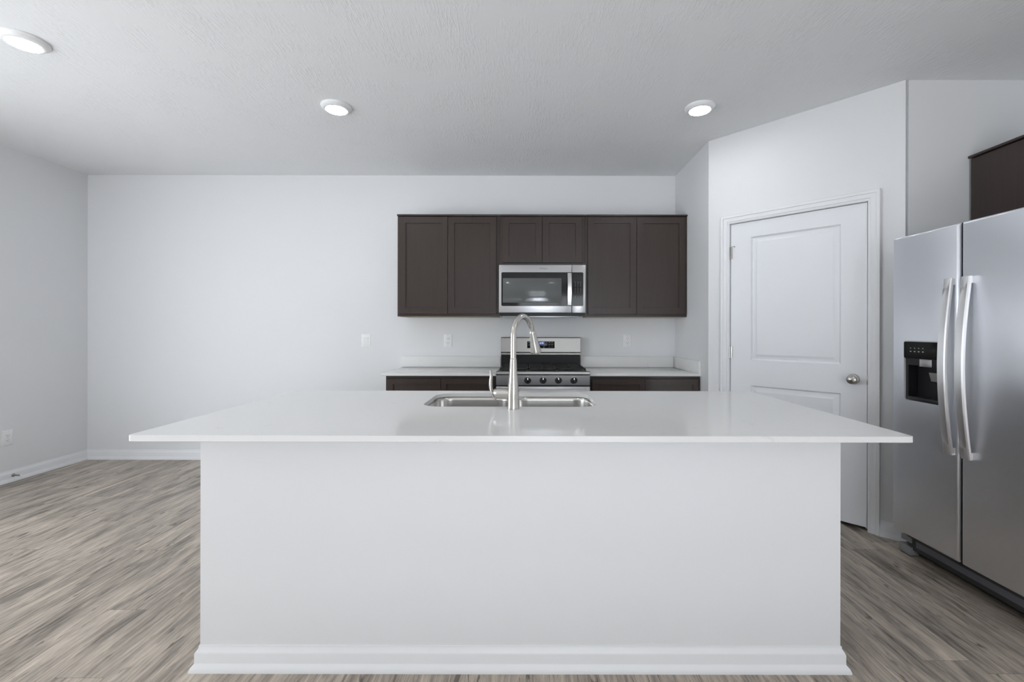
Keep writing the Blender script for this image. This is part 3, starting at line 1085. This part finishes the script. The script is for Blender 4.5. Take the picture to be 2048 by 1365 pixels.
# ------------------------------------------------------------------ refrigerator (doors face -X)
FXF = 2.059
fy1, fys, fy0 = 2.507, 2.1165, 1.598
fzb, fzt = 0.146, 1.770
frg = thing('refrigerator', 'large stainless steel side-by-side refrigerator with ice and water dispenser, in the alcove', 'refrigerator',
            (2.5, (fy0 + fy1) / 2, 0))
MB().box(FXF + 0.082, XR - 0.05, fy0 + 0.004, fy1 - 0.004, 0.035, 1.745, 0.004).build('cabinet_body', DARKGREY, frg)
for y in (fy0 + 0.06, fy1 - 0.06):
    MB().cyl((FXF + 0.7, y, 0.0), (FXF + 0.7, y, 0.04), 0.02, n=12).build('rear_roller', BLACKPLASTIC, frg)

DY0, DY1, DZ0, DZ1 = 2.200, 2.432, 0.876, 1.199        # dispenser opening


def fridge_door(y0, y1, hole):
    """softly rolled door front: outline in (y, z) lofted backwards from the face, optional rectangular hole"""
    m = MB()
    bm = m.bm
    rings = []
    for ins, x, r in ((0.011, FXF, 0.004), (0.006, FXF + 0.0015, 0.005), (0.002, FXF + 0.006, 0.005), (0.0, FXF + 0.013, 0.005), (0.0, FXF + 0.016, 0.005)):
        rings.append([(x, y, z) for y, z in rrect(y0 + ins, y1 - ins, fzb + ins, fzt - ins, r, 5)])
    m.loft(rings, cap0=not hole, cap1=not hole)
    if hole:
        hv = [bm.verts.new((FXF, y, z)) for y, z in rrect(DY0, DY1, DZ0, DZ1, 0.013, 5)]
        n = len(hv)
        bm.verts.ensure_lookup_table()
        ov = [v for v in bm.verts if abs(v.co.x - FXF) < 1e-6 and v not in hv][:len(rings[0])]
        es = []
        for i in range(n):
            es.append(bm.edges.new((hv[i], hv[(i + 1) % n])))
        for i in range(len(ov)):
            e = bm.edges.get((ov[i], ov[(i + 1) % len(ov)]))
            es.append(e)
        bmesh.ops.triangle_fill(bm, use_beauty=True, use_dissolve=False, edges=es)
        bv = [bm.verts.new((FXF + 0.010, v.co.y, v.co.z)) for v in hv]
        for i in range(n):
            j = (i + 1) % n
            bm.faces.new((hv[i], hv[j], bv[j], bv[i]))
    return m


fd = fridge_door(fys + 0.007, fy1, True).build('freezer_door', STEEL_F, frg, smooth=40)
rd = fridge_door(fy0, fys - 0.007, False).build('refrigerator_door', STEEL_F, frg, smooth=40)
def liner(y0, y1, parent):
    m = MB()
    m.box(FXF + 0.0705, FXF + 0.0745, y0 + 0.001, y1 - 0.001, fzb + 0.001, fzt - 0.001)
    for a, b, c, d in ((y0, y0 + 0.004, fzb, fzt), (y1 - 0.004, y1, fzb, fzt), (y0, y1, fzb, fzb + 0.004), (y0, y1, fzt - 0.004, fzt)):
        m.box(FXF + 0.0162, FXF + 0.0745, a + 0.0003, b - 0.0003, c + 0.0003, d - 0.0003)
    m.build('door_liner', BLACKPLASTIC, parent)


liner(fys + 0.007, fy1, fd)
liner(fy0, fys - 0.007, rd)
MB().box(FXF + 0.0745, FXF + 0.083, fy0 + 0.02, fy1 - 0.02, fzb + 0.02, fzt - 0.03).build('door_gasket', BLACK, frg)

# handles: broad flat bows
for (yc, w_, dd, z0_, z1_) in ((2.160, 0.042, fd, 0.655, 1.508), (2.072, 0.042, rd, 0.655, 1.508)):
    rings = []
    N = 28
    for k in range(N + 1):
        t_ = k / N
        z = z0_ + t_ * (z1_ - z0_)
        bow = 0.020 + 0.034 * math.sin(math.pi * t_)
        th_ = 0.014
        a, b = yc - w_ / 2, yc + w_ / 2
        x = FXF - bow
        rings.append([(x + th_, a, z), (x + 0.004, a, z), (x, a + 0.005, z), (x, b - 0.005, z), (x + 0.004, b, z), (x + th_, b, z)])
    m = MB().loft(rings)
    for z in (z0_ + 0.001, z1_ - 0.033):
        m.box(FXF - 0.010, FXF + 0.0005, yc - w_ / 2 + 0.003, yc + w_ / 2 - 0.003, z, z + 0.032)
    m.build('handle', STEEL_G, dd, smooth=25)

# dispenser: bright rim, touch panel, cavity, paddles
m = MB()
ro = rrect(DY0 + 0.0008, DY1 - 0.0008, DZ0 + 0.0008, DZ1 - 0.0008, 0.0125, 5)
ri = rrect(DY0 + 0.004, DY1 - 0.004, DZ0 + 0.004, DZ1 - 0.004, 0.010, 5)
m.loft([[(FXF + 0.009, y, z) for y, z in ro], [(FXF - 0.0015, y, z) for y, z in ro], [(FXF - 0.0015, y, z) for y, z in ri], [(FXF + 0.009, y, z) for y, z in ri]], False, False)
rim = m.build('dispenser_rim', RIM, fd)
m = MB()
zs_ = 1.106
cy0, cy1 = DY0 + 0.0042, DY1 - 0.0042
m.box(FXF + 0.0105, FXF + 0.072, cy0, cy0 + 0.014, DZ0 + 0.0045, zs_)
m.box(FXF + 0.0105, FXF + 0.072, cy1 - 0.014, cy1, DZ0 + 0.0045, zs_)
m.box(FXF + 0.062, FXF + 0.072, cy0 + 0.014, cy1 - 0.014, DZ0 + 0.0045, zs_)
m.box(FXF + 0.0015, FXF + 0.0615, cy0 + 0.0145, cy1 - 0.0145, DZ0 + 0.0045, DZ0 + 0.026, 0.003)
m.box(FXF + 0.004, FXF + 0.0615, cy0 + 0.0145, cy1 - 0.0145, zs_ - 0.036, zs_ - 0.001)
cav = m.build('dispenser_cavity', BLACKPLASTIC, fd)
m = MB().prism(rrect(DY0 + 0.0042, DY1 - 0.0042, zs_, DZ1 - 0.0042, 0.008, 4), FXF - 0.0025, FXF + 0.02, 'yz')
tp = m.build('touch_panel', BLACKGLASS, fd)
m = MB()
for c in range(4):
    yy = DY1 - 0.047 - c * 0.0245
    m.box(FXF - 0.0031, FXF - 0.0022, yy - 0.003, yy + 0.003, 1.1590, 1.1625)
    m.box(FXF - 0.0031, FXF - 0.0022, yy - 0.0045, yy + 0.0045, 1.1405, 1.1455)
m.build('key_legends', PRINT, tp, smooth=0)
MB().box(FXF + 0.001, FXF + 0.0035, DY1 - 0.166, DY1 - 0.096, zs_ - 0.040, zs_ - 0.002, 0.001).build('spout_plate', STEEL_HANDLE, fd)
pm = Matrix.Translation((FXF + 0.038, DY1 - 0.150, 1.016)) @ Matrix.Rotation(R(-22), 4, 'Y')
m = MB(pm)
m.prism([(-0.036, -0.028), (0.036, -0.028), (0.029, 0.022), (-0.029, 0.022)], -0.002, 0.002, 'yz')
m.build('water_paddle', STEEL_HANDLE, fd)
# toe grille and foot covers
m = MB()
m.box(2.168, 2.180, fy0 + 0.02, fy1 - 0.04, 0.018, 0.135)
m.build('grille_back', BLACK, frg)
m = MB()
m.box(2.140, 2.152, fy0 + 0.01, fy1 - 0.060, 0.060, 0.094, 0.002)
for k in range(8):
    y = fy0 + 0.05 + k * 0.11
    m.box(2.152, 2.170, y, y + 0.006, 0.066, 0.088)
m.build('toe_grille', GRILLE, frg, label='dark grey toe grille bar')
m = MB()
m.box(2.135, 2.175, fy1 - 0.036, fy1 + 0.030, 0.072, 0.101, 0.0015)
m.box(2.150, 2.175, fy1 - 0.036, fy1 - 0.004, 0.101, 0.146)
m.build('hinge_cover', MIDGREY, frg)
MB().box(2.128, 2.175, fy1 - 0.040, fy1 + 0.036, 0.004, 0.050, 0.002).build('foot_cover', MIDGREY, frg)
MB().box(2.132, 2.170, fy1 - 0.036, fy1 + 0.030, 0.0, 0.004).build('foot_pad', BLACKPLASTIC, frg)

# ------------------------------------------------------------------ outlets, switch, door stop
OUT = 'white wall outlets by the range'


def plate(mb, w, h, y):
    mb.loft([[(x, y, z) for x, z in rrect(-w / 2, w / 2, -h / 2, h / 2, 0.003, 3)],
             [(x, y - 0.003, z) for x, z in rrect(-w / 2, w / 2, -h / 2, h / 2, 0.003, 3)],
             [(x, y - 0.0055, z) for x, z in rrect(-w / 2 + 0.005, w / 2 - 0.005, -h / 2 + 0.005, h / 2 - 0.005, 0.003, 3)]])
    return mb


def receptacles(o, M, zc=0.0205, y=-0.008):
    for s in (-1, 1):
        zz = s * zc
        m = MB(M)
        if o['category'] == 'outlet' and o.get('round_sockets'):
            m.prism([(x, z + zz) for x, z in rrect(-0.0165, 0.0165, -0.014, 0.014, 0.010, 4)], -0.0075, -0.004, 'xz')
        else:
            m.box(-0.0165, 0.0165, -0.0075, -0.004, zz - 0.0165, zz + 0.0165, 0.001)
        f = m.build('socket', PLASTIC, o)
        m = MB(M)
        m.box(-0.0085, -0.0060, y, y + 0.002, zz - 0.002, zz + 0.006)
        m.box(0.0060, 0.0085, y, y + 0.002, zz - 0.001, zz + 0.006)
        m.cyl((0, y, zz - 0.0085), (0, y + 0.002, zz - 0.0085), 0.0026, n=12)
        m.build('slots', SLOT, f, smooth=0)


def rect_outlet(loc, label):
    o = thing('wall_outlet', label, 'outlet', loc)
    M = WM[o]
    plate(MB(M), 0.078, 0.122, -0.0004).build('cover_plate', PLASTIC, o)
    receptacles(o, M)
    for s in (-1, 1):
        MB(M).cyl((0, -0.0066, s * 0.0485), (0, -0.0052, s * 0.0485), 0.0028, n=12).build('screw', SATIN, o)
    return o


rect_outlet((-0.7625, YB, 1.150), 'white wall outlet above the backsplash left of the range')
rect_outlet((0.968, YB, 1.150), 'white wall outlet above the backsplash right of the range')

sw = thing('light_switch', 'white single rocker light switch on the back wall left of the wall cabinets', 'switch', (-1.552, YB, 1.150))
plate(MB(WM[sw]), 0.088, 0.126, -0.0004).build('cover_plate', PLASTIC, sw)
MB(WM[sw]).box(-0.0235, 0.0235, -0.0065, -0.004, -0.033, 0.033, 0.0008).build('rocker_frame', PLASTIC, sw)
m = MB(WM[sw])
m.prism([(-0.0066, -0.031), (-0.0066, 0.031), (-0.0115, 0.031), (-0.0082, 0.0)] and
        [(-0.0060, -0.031), (-0.0075, -0.031), (-0.0080, 0.0), (-0.0115, 0.031), (-0.0060, 0.031)], -0.0215, 0.0215, 'yz')
m.build('rocker', PLASTIC, sw)

lo = thing('wall_outlet', 'white duplex wall outlet low on the left wall above the door stop', 'outlet', (XL, 3.632, 0.364), R(90))
M = WM[lo]
plate(MB(M), 0.078, 0.128, -0.0004).build('cover_plate', PLASTIC, lo)
lo['round_sockets'] = True
receptacles(lo, M)
del lo['round_sockets']
MB(M).cyl((0, -0.0066, 0), (0, -0.0052, 0), 0.0028, n=12).build('screw', SATIN, lo)

ds = thing('door_stop', 'small metal spring door stop with white tip sticking out of the left baseboard', 'door stop', (XL + 0.013, 3.665, 0.050))
c0 = Vector((XL + 0.0132, 3.665, 0.050))
MB().lathe([(0.0, 0.0), (0.014, 0.0), (0.014, 0.003), (0.010, 0.007), (0.006, 0.009), (0.0, 0.009)], c0, (1, 0, 0), 20).build('base', SATIN, ds)
pts = []
for k in range(161):
    t_ = k / 160
    a = 2 * math.pi * 16 * t_
    pts.append(c0 + Vector((0.008 + 0.052 * t_, 0.0048 * math.cos(a), 0.0048 * math.sin(a) - 0.002 * t_ * t_)))
MB().tube(pts, 0.0014, 6).build('spring', SATIN, ds)
MB().lathe([(0.0, 0.0), (0.0062, 0.0), (0.0066, 0.004), (0.0062, 0.013), (0.004, 0.016), (0.0, 0.0165)], c0 + Vector((0.059, 0, -0.002)), (1, 0, 0), 18).build('rubber_tip', RUBBER, ds)

# ------------------------------------------------------------------ ceiling lights
cl = thing('ceiling_light', 'lit round ceiling disc light furthest left, over the open floor by the left wall', 'ceiling light', (-2.590, 2.290, ZC), 0,
           'round disc ceiling lights')
m = MB(WM[cl])
m.lathe([(0.0, -0.0002), (0.097, -0.0002), (0.098, -0.004), (0.094, -0.012), (0.082, -0.022), (0.070, -0.0265), (0.068, -0.0255), (0.0, -0.0250)], (0, 0, 0), (0, 0, 1), 48)
m.build('trim_ring', PLASTIC, cl, smooth=50)
m = MB(WM[cl])
m.lathe([(0.0, -0.0252), (0.067, -0.0257), (0.064, -0.0275), (0.0, -0.0295)], (0, 0, 0), (0, 0, 1), 48)
m.build('lens', LAMPLENS, cl)
dup(cl, (-1.274, 2.968, ZC), 'lit round ceiling disc light in front of the bare wall left of the wall cabinets')
dup(cl, (1.150, 2.968, ZC), 'lit round ceiling disc light in front of the right wall cabinet, beside the pantry wall')
# fill copies of the disc added out of view to brighten the room
dup(cl, (-1.274, 0.95, ZC), 'added out-of-view fill disc light above the near left corner of the island')
dup(cl, (1.150, 0.95, ZC), 'added out-of-view fill disc light above the near right corner of the island')
